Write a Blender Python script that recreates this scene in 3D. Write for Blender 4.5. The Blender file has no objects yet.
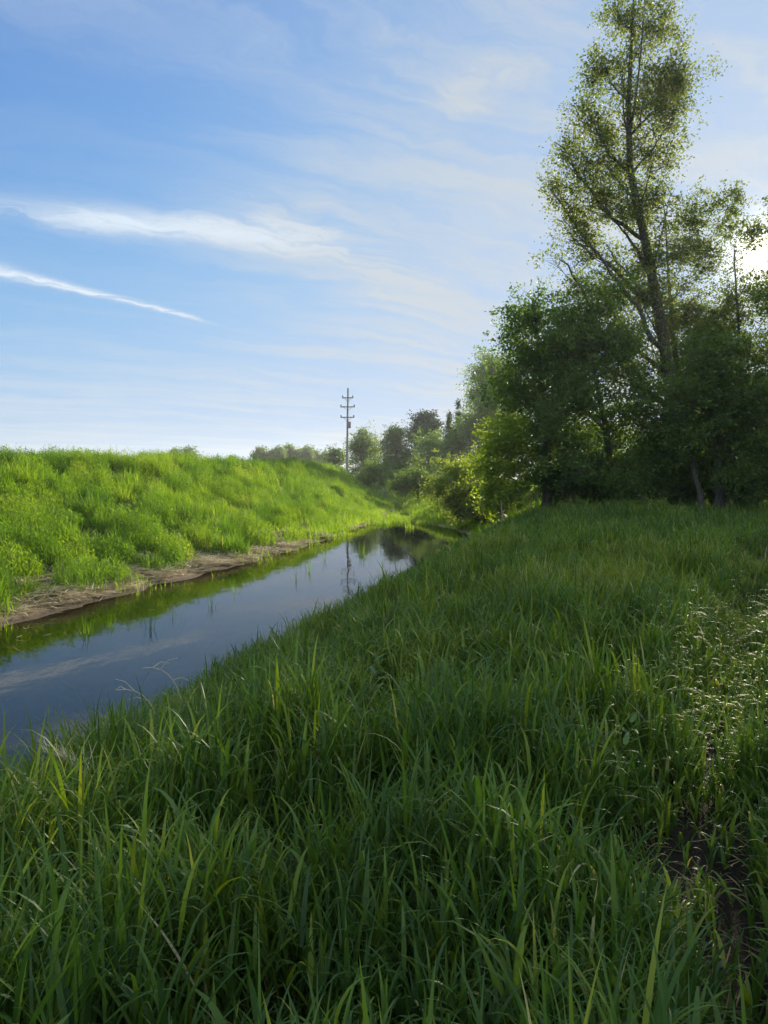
import bpy, math
import numpy as np
from mathutils import Vector

rng = np.random.default_rng(11)
sc = bpy.context.scene
col = sc.collection
PI = math.pi

# ------------------------------------------------------------------ camera
CAM = np.array([0.0, 0.0, 3.0])
PITCH = math.radians(2.6)
F = 26.0 / 36.0 * 1024
cd = bpy.data.cameras.new('camera')
cd.sensor_fit = 'VERTICAL'; cd.sensor_height = 36.0; cd.lens = 26.0
cd.clip_start = 0.05; cd.clip_end = 6000
cam = bpy.data.objects.new('camera', cd); col.objects.link(cam)
cam.location = CAM; cam.rotation_euler = (PI / 2 - PITCH, 0, 0)
sc.camera = cam

def ray(px, py):
    u = (px - 384.0) / F; v = (512.0 - py) / F
    return np.array([u, math.cos(PITCH) + v * math.sin(PITCH), -math.sin(PITCH) + v * math.cos(PITCH)])

def at(px, py, Y):
    d = ray(px, py)
    return CAM + d * (Y / d[1])

# ------------------------------------------------------------------ sun, sky
sd = ray(763, 257); sd = sd / np.linalg.norm(sd)
SUN_EL = math.asin(sd[2]); SUN_AZ = math.atan2(sd[0], sd[1])
sl = bpy.data.lights.new('sun', 'SUN'); sl.energy = 5.0; sl.angle = math.radians(0.5); sl.color = (1.0, 0.87, 0.66)
so = bpy.data.objects.new('sun', sl); col.objects.link(so)
so.rotation_euler = Vector(-sd).to_track_quat('-Z', 'Y').to_euler(); so.location = (30, 60, 40)

SKY_STRENGTH = 0.075
sc.view_settings.view_transform = 'Standard'
sc.view_settings.look = 'None'
sc.view_settings.exposure = 1.38
sc.view_settings.gamma = 1.0
sc.view_settings.use_curve_mapping = False

w = bpy.data.worlds.new('World'); sc.world = w; w.use_nodes = True
nt = w.node_tree; nt.nodes.clear()

class G:
    """small helper to write shader maths"""
    def __init__(s, tree): s.t = tree
    def node(s, kind, **kw):
        n = s.t.nodes.new(kind)
        for k, v in kw.items(): setattr(n, k, v)
        return n
    def put(s, sock, v):
        if isinstance(v, bpy.types.NodeSocket): s.t.links.new(v, sock)
        else: sock.default_value = v
    def m(s, op, a, b=0.0, c=0.0, clamp=False):
        n = s.node('ShaderNodeMath', operation=op, use_clamp=clamp)
        s.put(n.inputs[0], a); s.put(n.inputs[1], b); s.put(n.inputs[2], c)
        return n.outputs[0]
    def smooth(s, x, lo, hi):
        n = s.node('ShaderNodeMapRange', interpolation_type='SMOOTHSTEP')
        s.put(n.inputs[0], x); s.put(n.inputs[1], lo); s.put(n.inputs[2], hi); n.inputs[3].default_value = 0; n.inputs[4].default_value = 1
        return n.outputs[0]
    def mixc(s, f, a, b, mode='MIX'):
        n = s.node('ShaderNodeMix', data_type='RGBA', blend_type=mode)
        s.put(n.inputs[0], f); s.put(n.inputs[6], a); s.put(n.inputs[7], b)
        return n.outputs[2]
    def noise(s, vec, scale, detail=4, rough=0.55, dist=0.0):
        n = s.node('ShaderNodeTexNoise')
        if vec is not None: s.put(n.inputs['Vector'], vec)
        n.inputs['Scale'].default_value = scale; n.inputs['Detail'].default_value = detail
        n.inputs['Roughness'].default_value = rough; n.inputs['Distortion'].default_value = dist
        return n.outputs[0]
    def xyz(s, x, y, z=0.0):
        n = s.node('ShaderNodeCombineXYZ'); s.put(n.inputs[0], x); s.put(n.inputs[1], y); s.put(n.inputs[2], z)
        return n.outputs[0]

g = G(nt)
sky = g.node('ShaderNodeTexSky', sky_type='NISHITA')
sky.sun_disc = False; sky.sun_elevation = SUN_EL; sky.sun_rotation = SUN_AZ
sky.altitude = 200; sky.air_density = 1.0; sky.dust_density = 0.6; sky.ozone_density = 2.2
tc = g.node('ShaderNodeTexCoord')
sep = g.node('ShaderNodeSeparateXYZ'); nt.links.new(tc.outputs['Generated'], sep.inputs[0])
zz = g.m('ADD', g.m('MAXIMUM', sep.outputs[2], 0.0), 0.10)
cx = g.m('DIVIDE', sep.outputs[0], zz); cy = g.m('DIVIDE', sep.outputs[1], zz)
def plan(px, py):
    d = ray(px, py); d = d / np.linalg.norm(d); z = max(d[2], 0) + 0.10
    return np.array([d[0] / z, d[1] / z])
P0 = g.xyz(cx, cy)
wn = g.noise(P0, 1.6, 5, 0.6); wn2 = g.noise(g.xyz(g.m('ADD', cx, 7.3), cy), 1.6, 5, 0.6)
wx = g.m('ADD', cx, g.m('MULTIPLY', g.m('SUBTRACT', wn, 0.5), 0.55))
wy = g.m('ADD', cy, g.m('MULTIPLY', g.m('SUBTRACT', wn2, 0.5), 0.55))
def streak(a, b, width, taper, fade0=0.0, fade1=0.25, fx=wx, fy=wy):
    A = plan(*a); B = plan(*b); L = np.linalg.norm(B - A); d = (B - A) / L
    dx = g.m('SUBTRACT', fx, float(A[0])); dy = g.m('SUBTRACT', fy, float(A[1]))
    u = g.m('DIVIDE', g.m('ADD', g.m('MULTIPLY', dx, float(d[0])), g.m('MULTIPLY', dy, float(d[1]))), float(L))
    v = g.m('SUBTRACT', g.m('MULTIPLY', dy, float(d[0])), g.m('MULTIPLY', dx, float(d[1])))
    wd = g.m('MAXIMUM', g.m('MULTIPLY_ADD', u, -taper * width, width), width * 0.12)
    q = g.m('DIVIDE', v, wd)
    ex = g.m('POWER', 2.718, g.m('MULTIPLY', g.m('MULTIPLY', q, q), -1.0))
    m = g.m('MULTIPLY', ex, g.m('SUBTRACT', 1.0, g.smooth(u, 1.0 - fade1, 1.0)))
    return g.m('MULTIPLY', m, g.smooth(u, -0.6 - fade0, -0.1))
# slightly warped copies of the coordinates keep the two contrails fairly straight
sx = g.m('ADD', cx, g.m('MULTIPLY', g.m('SUBTRACT', wn, 0.5), 0.16)); sy = g.m('ADD', cy, g.m('MULTIPLY', g.m('SUBTRACT', wn2, 0.5), 0.16))
s1 = streak((0, 272), (228, 326), 0.058, 0.75, fx=sx, fy=sy)
s2 = streak((-40, 210), (395, 250), 0.085, -0.4, fade1=0.35, fx=sx, fy=sy)
s3 = streak((330, 245), (450, 330), 0.22, 0.2, fade1=0.6)
s4 = streak((480, 75), (560, 0), 0.10, 0.0, fade1=0.5)
# fibrous wisps: noise stretched along the wind
ang = math.radians(-28)
ru = g.m('ADD', g.m('MULTIPLY', wx, math.cos(ang)), g.m('MULTIPLY', wy, -math.sin(ang)))
rv = g.m('ADD', g.m('MULTIPLY', wx, math.sin(ang)), g.m('MULTIPLY', wy, math.cos(ang)))
fib = g.noise(g.xyz(g.m('MULTIPLY', ru, 0.5), g.m('MULTIPLY', rv, 2.6)), 1.3, 7, 0.62)
big = g.noise(P0, 0.55, 3, 0.5)
dt = g.node('ShaderNodeVectorMath', operation='DOT_PRODUCT')
nt.links.new(tc.outputs['Generated'], dt.inputs[0]); dt.inputs[1].default_value = tuple(sd)
cosang = dt.outputs['Value']
veil = g.smooth(cosang, 0.70, 0.995)
low = g.m('SUBTRACT', 1.0, g.smooth(sep.outputs[2], 0.02, 0.26))
high = g.smooth(sep.outputs[2], 0.40, 0.56)
cover = g.m('ADD', g.m('ADD', g.m('MULTIPLY', veil, 0.50), g.m('MULTIPLY', low, 0.36)), g.m('MULTIPLY', high, 0.22))
wisp = g.smooth(g.m('ADD', fib, g.m('MULTIPLY', big, 0.35)), 0.56, 0.84)
cl = g.m('ADD', g.m('MULTIPLY', wisp, g.m('ADD', 0.10, g.m('MULTIPLY', cover, 1.25))), g.m('MULTIPLY', cover, 0.38))
fine_f = g.noise(g.xyz(g.m('MULTIPLY', ru, 0.9), g.m('MULTIPLY', rv, 6.0)), 2.2, 6, 0.65)
tex = g.m('ADD', 0.15, g.m('MULTIPLY', g.smooth(g.m('ADD', fib, g.m('MULTIPLY', g.m('SUBTRACT', fine_f, 0.5), 0.8)), 0.30, 0.75), 1.15))
for s_, k in ((s1, 1.0), (s2, 0.75), (s3, 0.55), (s4, 0.55)):
    cl = g.m('ADD', cl, g.m('MULTIPLY', g.m('MULTIPLY', s_, tex), k))
cl = g.m('MINIMUM', cl, 0.93)
stk = g.m('MULTIPLY', g.m('ADD', s1, g.m('MULTIPLY', s2, 0.7)), tex)
glow = g.m('POWER', g.m('MAXIMUM', cosang, 0.0), 60.0)
glow2 = g.m('POWER', g.m('MAXIMUM', cosang, 0.0), 1400.0)
glow3 = g.m('POWER', g.m('MAXIMUM', cosang, 0.0), 12000.0)
cloud_l = g.m('ADD', 3.55, g.m('MULTIPLY', glow, 0.6))
over = g.smooth(g.m('SUBTRACT', sep.outputs[2], g.m('MULTIPLY', sep.outputs[1], 0.35)), 0.36, 0.80)   # brighter cloud overhead and behind, out of view, added to lift the shade
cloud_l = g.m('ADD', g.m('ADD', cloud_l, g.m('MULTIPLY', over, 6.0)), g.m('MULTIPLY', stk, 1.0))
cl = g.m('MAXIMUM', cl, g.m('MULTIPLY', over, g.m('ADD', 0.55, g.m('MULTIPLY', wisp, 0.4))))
cloud_c = g.mixc(veil, (0.88, 1.0, 1.12, 1), (0.87, 0.95, 1.02, 1))
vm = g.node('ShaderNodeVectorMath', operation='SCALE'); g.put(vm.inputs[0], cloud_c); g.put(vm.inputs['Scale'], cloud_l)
sc3 = g.node('ShaderNodeSeparateColor'); nt.links.new(sky.outputs[0], sc3.inputs[0])
def soft(ch, k, top):                     # soft shoulder: compresses the brightest sky values
    c = g.m('MULTIPLY', ch, k)
    return g.m('DIVIDE', c, g.m('POWER', g.m('ADD', 1.0, g.m('POWER', g.m('DIVIDE', c, top), 3.0)), 0.3333))
skyc = g.xyz(soft(sc3.outputs[0], 0.56, 2.3), soft(sc3.outputs[1], 0.83, 3.2), soft(sc3.outputs[2], 1.25, 4.6))
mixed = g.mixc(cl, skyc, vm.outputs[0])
# thin cloud scatters a small bright aureole round the sun
au = g.node('ShaderNodeVectorMath', operation='SCALE'); au.inputs[0].default_value = (1.0, 0.90, 0.72)
g.put(au.inputs['Scale'], g.m('ADD', g.m('MULTIPLY', glow2, 8.0), g.m('MULTIPLY', glow3, 110.0)))
fin = g.mixc(1.0, mixed, au.outputs[0], 'ADD')
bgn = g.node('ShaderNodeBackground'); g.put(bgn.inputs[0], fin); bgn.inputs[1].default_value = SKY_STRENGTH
out = g.node('ShaderNodeOutputWorld'); nt.links.new(bgn.outputs[0], out.inputs[0])

cy_ = sc.cycles
cy_.use_denoising = True
cy_.max_bounces = 9; cy_.diffuse_bounces = 5; cy_.glossy_bounces = 3; cy_.transmission_bounces = 4; cy_.transparent_max_bounces = 8
cy_.sample_clamp_indirect = 6.0
cy_.caustics_reflective = False; cy_.caustics_refractive = False

# ------------------------------------------------------------------ helpers
def tag(o, label=None, cat=None, group=None, kind=None):
    if label: o['label'] = label
    if cat: o['category'] = cat
    if group: o['group'] = group
    if kind: o['kind'] = kind
    return o

def empty(name, loc):
    o = bpy.data.objects.new(name, None); col.objects.link(o); o.location = tuple(loc)
    o.empty_display_size = 0.3
    return o

def mesh_obj(name, V, faces_k, mat, parent=None, tint=None, smooth=True):
    """faces_k: list of (F,k) index arrays"""
    me = bpy.data.meshes.new(name)
    V = np.asarray(V, dtype=np.float32).reshape(-1, 3)
    loops = np.concatenate([f.reshape(-1) for f in faces_k]).astype(np.int32)
    counts = np.concatenate([np.full(len(f), f.shape[1], dtype=np.int32) for f in faces_k])
    starts = np.concatenate([[0], np.cumsum(counts)[:-1]]).astype(np.int32)
    me.vertices.add(len(V)); me.vertices.foreach_set('co', V.ravel())
    me.loops.add(len(loops)); me.loops.foreach_set('vertex_index', loops)
    me.polygons.add(len(counts)); me.polygons.foreach_set('loop_start', starts); me.polygons.foreach_set('loop_total', counts)
    me.polygons.foreach_set('use_smooth', np.full(len(counts), smooth))
    me.update(calc_edges=True)
    if tint is not None:
        a = me.attributes.new('tint', 'FLOAT', 'POINT'); a.data.foreach_set('value', np.asarray(tint, dtype=np.float32).ravel())
    me.materials.append(mat)
    o = bpy.data.objects.new(name, me); col.objects.link(o)
    if parent is not None: o.parent = parent
    return o

def hash2(ix, iy, seed):
    h = (ix.astype(np.int64) * 374761393 + iy.astype(np.int64) * 668265263 + seed * 982451653) & 0x7fffffff
    h = ((h ^ (h >> 13)) * 1274126177) & 0x7fffffff
    h = h ^ (h >> 16)
    return (h & 0xffff) / 65535.0

def vnoise(x, y, size, seed=0):
    x = np.asarray(x, float) / size; y = np.asarray(y, float) / size
    ix = np.floor(x); iy = np.floor(y); fx = x - ix; fy = y - iy
    fx = fx * fx * (3 - 2 * fx); fy = fy * fy * (3 - 2 * fy)
    a = hash2(ix, iy, seed); b = hash2(ix + 1, iy, seed); c = hash2(ix, iy + 1, seed); d = hash2(ix + 1, iy + 1, seed)
    return (a * (1 - fx) + b * fx) * (1 - fy) + (c * (1 - fx) + d * fx) * fy

def mounds(x, y, size, seed, rlo=0.45, rhi=0.95):
    """field of round clumps: (dome 0..1, random value of the clump on top)"""
    x = np.asarray(x, float) / size; y = np.asarray(y, float) / size
    ix = np.floor(x); iy = np.floor(y); best = np.zeros_like(x); val = np.full_like(x, 0.5)
    for ax in (-1, 0, 1):
        for ay in (-1, 0, 1):
            jx = ix + ax; jy = iy + ay
            px = jx + hash2(jx, jy, seed); py = jy + hash2(jx, jy, seed + 1)
            R = rlo + (rhi - rlo) * hash2(jx, jy, seed + 2); h = 0.45 + 0.55 * hash2(jx, jy, seed + 3)
            d = np.sqrt(np.maximum(0, 1 - ((x - px) ** 2 + (y - py) ** 2) / R ** 2)) * h
            m = d > best; best = np.where(m, d, best); val = np.where(m, hash2(jx, jy, seed + 4), val)
    return best, val

def sstep(x, a, b):
    t = np.clip((np.asarray(x, float) - a) / (b - a), 0, 1)
    return t * t * (3 - 2 * t)

def unit(v): return v / np.maximum(np.linalg.norm(v, axis=-1, keepdims=True), 1e-9)
def rand_unit(n):
    return unit(rng.normal(size=(n, 3)))

# ------------------------------------------------------------------ terrain
YL = [-20, 0, 8, 15, 26.4, 39, 52, 70, 90, 105, 130, 200]
XL = [-16.5, -11.8, -9.7, -7.8, -4.8, -2.3, -0.7, 0.9, 0.6, -2.5, -13, -60]
YR = [-20, 0, 7, 10, 16, 23, 31, 38, 43, 52, 70, 90, 105, 130, 200]
XR = [-9.0, -4.4, -3.1, -2.35, -0.9, 0.9, 3.2, 4.7, 4.3, 2.2, 2.1, 1.7, -1.0, -11, -57]
def xl(y): return np.interp(y, YL, XL)
def xr(y): return np.interp(y, YR, XR)
PATH = np.array([[0.86, 0.2], [1.03, 1.6], [1.12, 2.3], [1.30, 2.95], [1.66, 3.7], [2.5, 5.4], [3.95, 8.0], [7.2, 14.0], [11, 20]])
def path_dist(x, y):
    best = np.full(np.shape(x), 1e9)
    for (ax, ay), (bx, by) in zip(PATH[:-1], PATH[1:]):
        L2 = (bx - ax) ** 2 + (by - ay) ** 2
        t = np.clip(((x - ax) * (bx - ax) + (y - ay) * (by - ay)) / L2, 0, 1)
        best = np.minimum(best, np.hypot(x - ax - t * (bx - ax), y - ay - t * (by - ay)))
    return best

def banks(x, y):
    wob = (vnoise(x, y, 1.3, 5) - 0.5) * 0.5 + (vnoise(x, y, 0.45, 6) - 0.5) * 0.2
    return (x - xr(y)) * 0.965 + wob * 0.6, (xl(y) - x) * 0.965 + wob

def H(x, y):
    x = np.asarray(x, float); y = np.asarray(y, float)
    dr, dl = banks(x, y)
    zr = np.interp(dr, [-3.2, -0.8, 0, 0.2, 0.9, 1.5, 2.2, 3.2, 6, 35, 80], [-0.8, -0.22, 0, 0.09, 0.36, 0.68, 1.0, 1.28, 1.42, 1.72, 1.6])
    lev = sstep(y, 122, 96)
    cw = np.interp(y, [0, 20, 45, 90], [12.3, 11.8, 10.0, 6.4])          # crest distance from the water
    dn = np.where(dl > 1.3, 1.3 + (dl - 1.3) * 10.5 / (cw - 1.3), dl)
    zl_l = np.interp(dn, [-3.2, -1.2, 0, 1.3, 1.7, 6, 11.0, 12.2, 14.6, 22, 60], [-0.8, -0.18, 0, 0.24, 0.40, 1.85, 3.5, 3.72, 3.7, 1.0, 1.0]) * np.interp(y, [15, 25, 45, 80], [0.89, 0.91, 1.0, 1.10])
    zl_p = np.interp(dl, [-3.2, -1.2, 0, 1.3, 4, 60], [-0.8, -0.18, 0, 0.24, 0.8, 1.0])
    zl = zl_l * lev + zl_p * (1 - lev)
    z = np.where(dr > dl, zr, zl)
    land_r = sstep(dr, 0.3, 2.5); land_l = sstep(dl, 1.3, 3.0)
    z = z + land_r * ((vnoise(x, y, 2.7, 1) - 0.5) * 0.16 + (vnoise(x, y, 0.8, 2) - 0.5) * 0.07)
    z = z + land_l * sstep(np.hypot(x, y), 160, 60) * ((vnoise(x, y, 1.9, 3) - 0.5) * 0.34 + (vnoise(x, y, 0.8, 4) - 0.5) * 0.2)
    z = z - np.exp(-(path_dist(x, y) / 0.25) ** 2) * 0.07
    far = sstep(np.hypot(x, y), 180, 800)
    return z * (1 - far) + 0.7 * far

def axis(lo, hi, step, out_lo, out_hi, grow=1.13):
    a = list(np.arange(lo, hi + 1e-6, step))
    s = step
    while a[-1] < out_hi: s *= grow; a.append(a[-1] + s)
    s = step; b = [a[0]]
    while b[-1] > out_lo: s *= grow; b.append(b[-1] - s)
    return np.array(b[:0:-1] + a)

# ------------------------------------------------------------------ materials
def new_mat(name):
    m = bpy.data.materials.new(name); m.use_nodes = True; m.node_tree.nodes.clear()
    return m, G(m.node_tree)

def finish(q, sh, disp=None):
    o = q.node('ShaderNodeOutputMaterial'); q.t.links.new(sh, o.inputs[0])

def leaf_mat(name, cols, trans=0.42, tcol=None, rough=0.5, spec=0.35, tboost=1.0):
    """cols: list of (pos, rgb) along the per-leaf tint"""
    m, q = new_mat(name)
    a = q.node('ShaderNodeAttribute', attribute_name='tint')
    r = q.node('ShaderNodeValToRGB'); q.t.links.new(a.outputs['Fac'], r.inputs[0])
    els = r.color_ramp.elements
    while len(els) < len(cols): els.new(0.5)
    for e, (p, c) in zip(els, cols): e.position = p; e.color = (*c, 1)
    p = q.node('ShaderNodeBsdfPrincipled'); q.t.links.new(r.outputs[0], p.inputs['Base Color'])
    p.inputs['Roughness'].default_value = rough; p.inputs['Specular IOR Level'].default_value = spec
    tr = q.node('ShaderNodeBsdfTranslucent')
    tc_ = q.mixc(1.0, r.outputs[0], (*(tcol or (1.5 * tboost, 1.5 * tboost, 0.5 * tboost)), 1), 'MULTIPLY')
    q.put(tr.inputs[0], tc_)
    mx = q.node('ShaderNodeMixShader'); mx.inputs[0].default_value = trans
    q.t.links.new(p.outputs[0], mx.inputs[1]); q.t.links.new(tr.outputs[0], mx.inputs[2])
    finish(q, mx.outputs[0])
    return m

def bark_mat(name, c1, c2):
    m, q = new_mat(name)
    t = q.node('ShaderNodeTexCoord')
    mp = q.node('ShaderNodeMapping'); q.t.links.new(t.outputs['Object'], mp.inputs[0]); mp.inputs['Scale'].default_value = (6, 6, 1.2)
    n = q.noise(mp.outputs[0], 3.0, 6, 0.7)
    c = q.mixc(q.smooth(n, 0.3, 0.7), (*c1, 1), (*c2, 1))
    p = q.node('ShaderNodeBsdfPrincipled'); q.put(p.inputs['Base Color'], c); p.inputs['Roughness'].default_value = 0.95
    p.inputs['Specular IOR Level'].default_value = 0.15
    b = q.node('ShaderNodeBump'); b.inputs['Strength'].default_value = 0.6; b.inputs['Distance'].default_value = 0.05
    q.put(b.inputs['Height'], n); q.t.links.new(b.outputs[0], p.inputs['Normal'])
    finish(q, p.outputs[0])
    return m

M_BARK = bark_mat('bark', (0.05, 0.042, 0.034), (0.13, 0.115, 0.095))
M_BARK_PALE = bark_mat('pale bark', (0.12, 0.105, 0.085), (0.24, 0.22, 0.19))
M_GRASS = leaf_mat('grass blade', [(0.0, (0.026, 0.064, 0.018)), (0.35, (0.054, 0.112, 0.019)), (0.62, (0.105, 0.168, 0.018)), (0.82, (0.175, 0.210, 0.022)), (0.93, (0.30, 0.29, 0.14)), (1.0, (0.42, 0.37, 0.23))], trans=0.42, rough=0.52, spec=0.24)
M_LEVEE = leaf_mat('levee grass blade', [(0.0, (0.036, 0.090, 0.012)), (0.4, (0.096, 0.185, 0.015)), (0.75, (0.165, 0.250, 0.022)), (0.93, (0.26, 0.26, 0.10)), (1.0, (0.42, 0.37, 0.22))], trans=0.56, rough=0.6, spec=0.22)
M_WEED = leaf_mat('weed leaf', [(0.0, (0.025, 0.065, 0.014)), (0.6, (0.050, 0.105, 0.018)), (1.0, (0.10, 0.16, 0.030))], trans=0.35)
M_STRAW = leaf_mat('straw', rough=0.85, spec=0.08, cols= [(0.0, (0.17, 0.125, 0.07)), (0.5, (0.40, 0.33, 0.19)), (1.0, (0.58, 0.50, 0.33))], trans=0.15, tcol=(1, 1, 1))

# ground
m_ground, q = new_mat('ground')
t = q.node('ShaderNodeTexCoord'); P = t.outputs['Object']
att = q.node('ShaderNodeAttribute', attribute_name='tint')       # 0 vegetated soil, 1 bare bank mud, 2 creek bed
n1 = q.noise(P, 1.2, 6, 0.6); n2 = q.noise(P, 9.0, 6, 0.7); n3 = q.noise(P, 40.0, 4, 0.7)
veg = q.mixc(q.smooth(n1, 0.35, 0.65), (0.026, 0.034, 0.012, 1), (0.050, 0.066, 0.018, 1))
veg = q.mixc(q.smooth(n2, 0.45, 0.75), veg, (0.050, 0.038, 0.022, 1))
mud = q.mixc(q.smooth(n2, 0.3, 0.7), (0.16, 0.122, 0.066, 1), (0.33, 0.26, 0.15, 1))
mud = q.mixc(q.smooth(n3, 0.5, 0.8), mud, (0.36, 0.29, 0.19, 1))
mud = q.mixc(q.smooth(n1, 0.52, 0.70), mud, (0.10, 0.062, 0.036, 1))
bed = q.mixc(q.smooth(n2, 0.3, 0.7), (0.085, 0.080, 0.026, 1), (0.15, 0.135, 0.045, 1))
c = q.mixc(q.smooth(att.outputs['Fac'], 0.25, 0.75), veg, mud)
c = q.mixc(q.smooth(q.m('ADD', att.outputs['Fac'], q.m('MULTIPLY', q.m('SUBTRACT', n2, 0.5), 0.25)), 1.0, 1.16), c, (0.075, 0.055, 0.034, 1))
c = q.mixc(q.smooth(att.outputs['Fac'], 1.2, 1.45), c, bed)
c = q.mixc(q.smooth(att.outputs['Fac'], 1.55, 2.15), c, (0.010, 0.011, 0.010, 1))  # deep bed painted darker, standing in for light fading with depth
c = q.mixc(q.smooth(att.outputs['Fac'], -0.4, -0.9), c, (0.018, 0.013, 0.008, 1))
p = q.node('ShaderNodeBsdfPrincipled'); q.put(p.inputs['Base Color'], c); p.inputs['Roughness'].default_value = 0.9
p.inputs['Specular IOR Level'].default_value = 0.2
b = q.node('ShaderNodeBump'); b.inputs['Strength'].default_value = 1.0; b.inputs['Distance'].default_value = 0.10
q.put(b.inputs['Height'], q.m('ADD', n2, q.m('MULTIPLY', n3, 0.5))); q.t.links.new(b.outputs[0], p.inputs['Normal'])
finish(q, p.outputs[0])

ax_x = axis(-20, 14, 0.2, -900, 900); ax_y = axis(-2, 70, 0.24, -300, 1300)
gx, gy = np.meshgrid(ax_x, ax_y); gz = H(gx, gy)
dr, dl = banks(gx, gy)
bank = np.maximum(dr, dl)
gt = np.zeros_like(gx)
gt = np.where(dl > dr, sstep(dl, 1.9, 1.2), sstep(dr, 0.5, 0.2) * 0.6)
gt = np.where((bank >= 0) & (gt > 0.2), gt + 0.2 * sstep(bank, 0.45, 0.05), gt)
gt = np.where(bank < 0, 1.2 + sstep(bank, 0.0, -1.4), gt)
gt = np.where((path_dist(gx, gy) < 0.5) & (dr > 2), -sstep(path_dist(gx, gy), 0.6, 0.3), gt)
nx, ny = len(ax_x), len(ax_y)
i = np.arange(nx * ny).reshape(ny, nx)
fq = np.stack([i[:-1, :-1], i[:-1, 1:], i[1:, 1:], i[1:, :-1]], -1).reshape(-1, 4)
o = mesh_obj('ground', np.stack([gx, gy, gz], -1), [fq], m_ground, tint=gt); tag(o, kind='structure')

# water
m_water, q = new_mat('creek water')
t = q.node('ShaderNodeTexCoord')
mp = q.node('ShaderNodeMapping'); q.t.links.new(t.outputs['Object'], mp.inputs[0]); mp.inputs['Scale'].default_value = (1.0, 0.55, 1)
nn = q.m('ADD', q.noise(mp.outputs[0], 2.0, 3, 0.5), q.m('MULTIPLY', q.noise(mp.outputs[0], 9.0, 2, 0.5), 0.12))
b = q.node('ShaderNodeBump'); b.inputs['Strength'].default_value = 0.10; b.inputs['Distance'].default_value = 0.035; q.put(b.inputs['Height'], nn)
fr = q.node('ShaderNodeFresnel'); fr.inputs[0].default_value = 1.333; q.t.links.new(b.outputs[0], fr.inputs['Normal'])
gl = q.node('ShaderNodeBsdfGlossy'); gl.inputs['Roughness'].default_value = 0.015; q.t.links.new(b.outputs[0], gl.inputs['Normal'])
tr = q.node('ShaderNodeBsdfTransparent'); tr.inputs[0].default_value = (0.50, 0.50, 0.34, 1)
mx = q.node('ShaderNodeMixShader'); q.t.links.new(fr.outputs[0], mx.inputs[0]); q.t.links.new(tr.outputs[0], mx.inputs[1]); q.t.links.new(gl.outputs[0], mx.inputs[2])
finish(q, mx.outputs[0])
ys = np.array([-15, 0, 8, 16, 26, 39, 50, 70, 90, 105, 130, 160.0])
Vw = np.concatenate([np.stack([xl(ys) - 2.0, ys, 0 * ys], -1), np.stack([xr(ys) + 2.0, ys, 0 * ys], -1)])
k = np.arange(len(ys) - 1); n = len(ys)
o = mesh_obj('water', Vw, [np.stack([k, k + n, k + n + 1, k + 1], -1)], m_water, smooth=False); tag(o, kind='structure')

# ------------------------------------------------------------------ grass
def blades(base, length, width, phi, th0, bend, segs, twist=0.0, pw=1.5):
    """arrays of N -> verts (N,segs+1,2,3)"""
    N = len(length)
    s = np.linspace(0, 1, segs + 1)
    sm = (s[:-1] + s[1:]) / 2
    th = th0[:, None] + bend[:, None] * sm[None] ** pw
    ds = (length / segs)[:, None]
    rr = np.concatenate([np.zeros((N, 1)), np.cumsum(np.sin(th) * ds, 1)], 1)
    zz_ = np.concatenate([np.zeros((N, 1)), np.cumsum(np.cos(th) * ds, 1)], 1)
    wp = (1 - s ** 2.0) * (0.5 + 0.5 * np.minimum(1, s * 3.5)); wp[-1] = 0.03
    tw = phi[:, None] + PI / 2 + (twist if np.ndim(twist) == 0 else twist[:, None]) * s[None]
    hw = width[:, None] * wp[None] * 0.5
    cxp = base[:, 0, None] + rr * np.cos(phi)[:, None]; cyp = base[:, 1, None] + rr * np.sin(phi)[:, None]; czp = base[:, 2, None] + zz_
    sxv = np.cos(tw) * hw; syv = np.sin(tw) * hw
    A = np.stack([cxp - sxv, cyp - syv, czp], -1); B = np.stack([cxp + sxv, cyp + syv, czp], -1)
    return np.stack([A, B], 2)

def strips_obj(name, parts, mat, parent=None):
    """parts: list of (verts (N,S+1,2,3), tint (N,))"""
    Vs, Fs, Ts, off = [], [], [], 0
    for V, tnt in parts:
        N, S1 = V.shape[:2]
        idx = np.arange(N * S1 * 2).reshape(N, S1, 2) + off
        Fs.append(np.stack([idx[:, :-1, 0], idx[:, :-1, 1], idx[:, 1:, 1], idx[:, 1:, 0]], -1).reshape(-1, 4))
        Vs.append(V.reshape(-1, 3)); off += N * S1 * 2
        tv = np.repeat(tnt[:, None], S1 * 2, 1)
        Ts.append(tv.ravel())
    return mesh_obj(name, np.concatenate(Vs), [np.concatenate(Fs)], mat, parent, np.concatenate(Ts))

def scatter_wedge(y0, y1, dens, ku=0.60, x0=None):
    """uniform points in the view wedge between depths"""
    W = ku * y1 + 0.8
    n = int(2 * W * (y1 - y0) * dens)
    x = rng.uniform(-W, W, n); y = rng.uniform(y0, y1, n)
    k = np.abs(x) < ku * y + 0.8
    return x[k], y[k]

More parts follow.
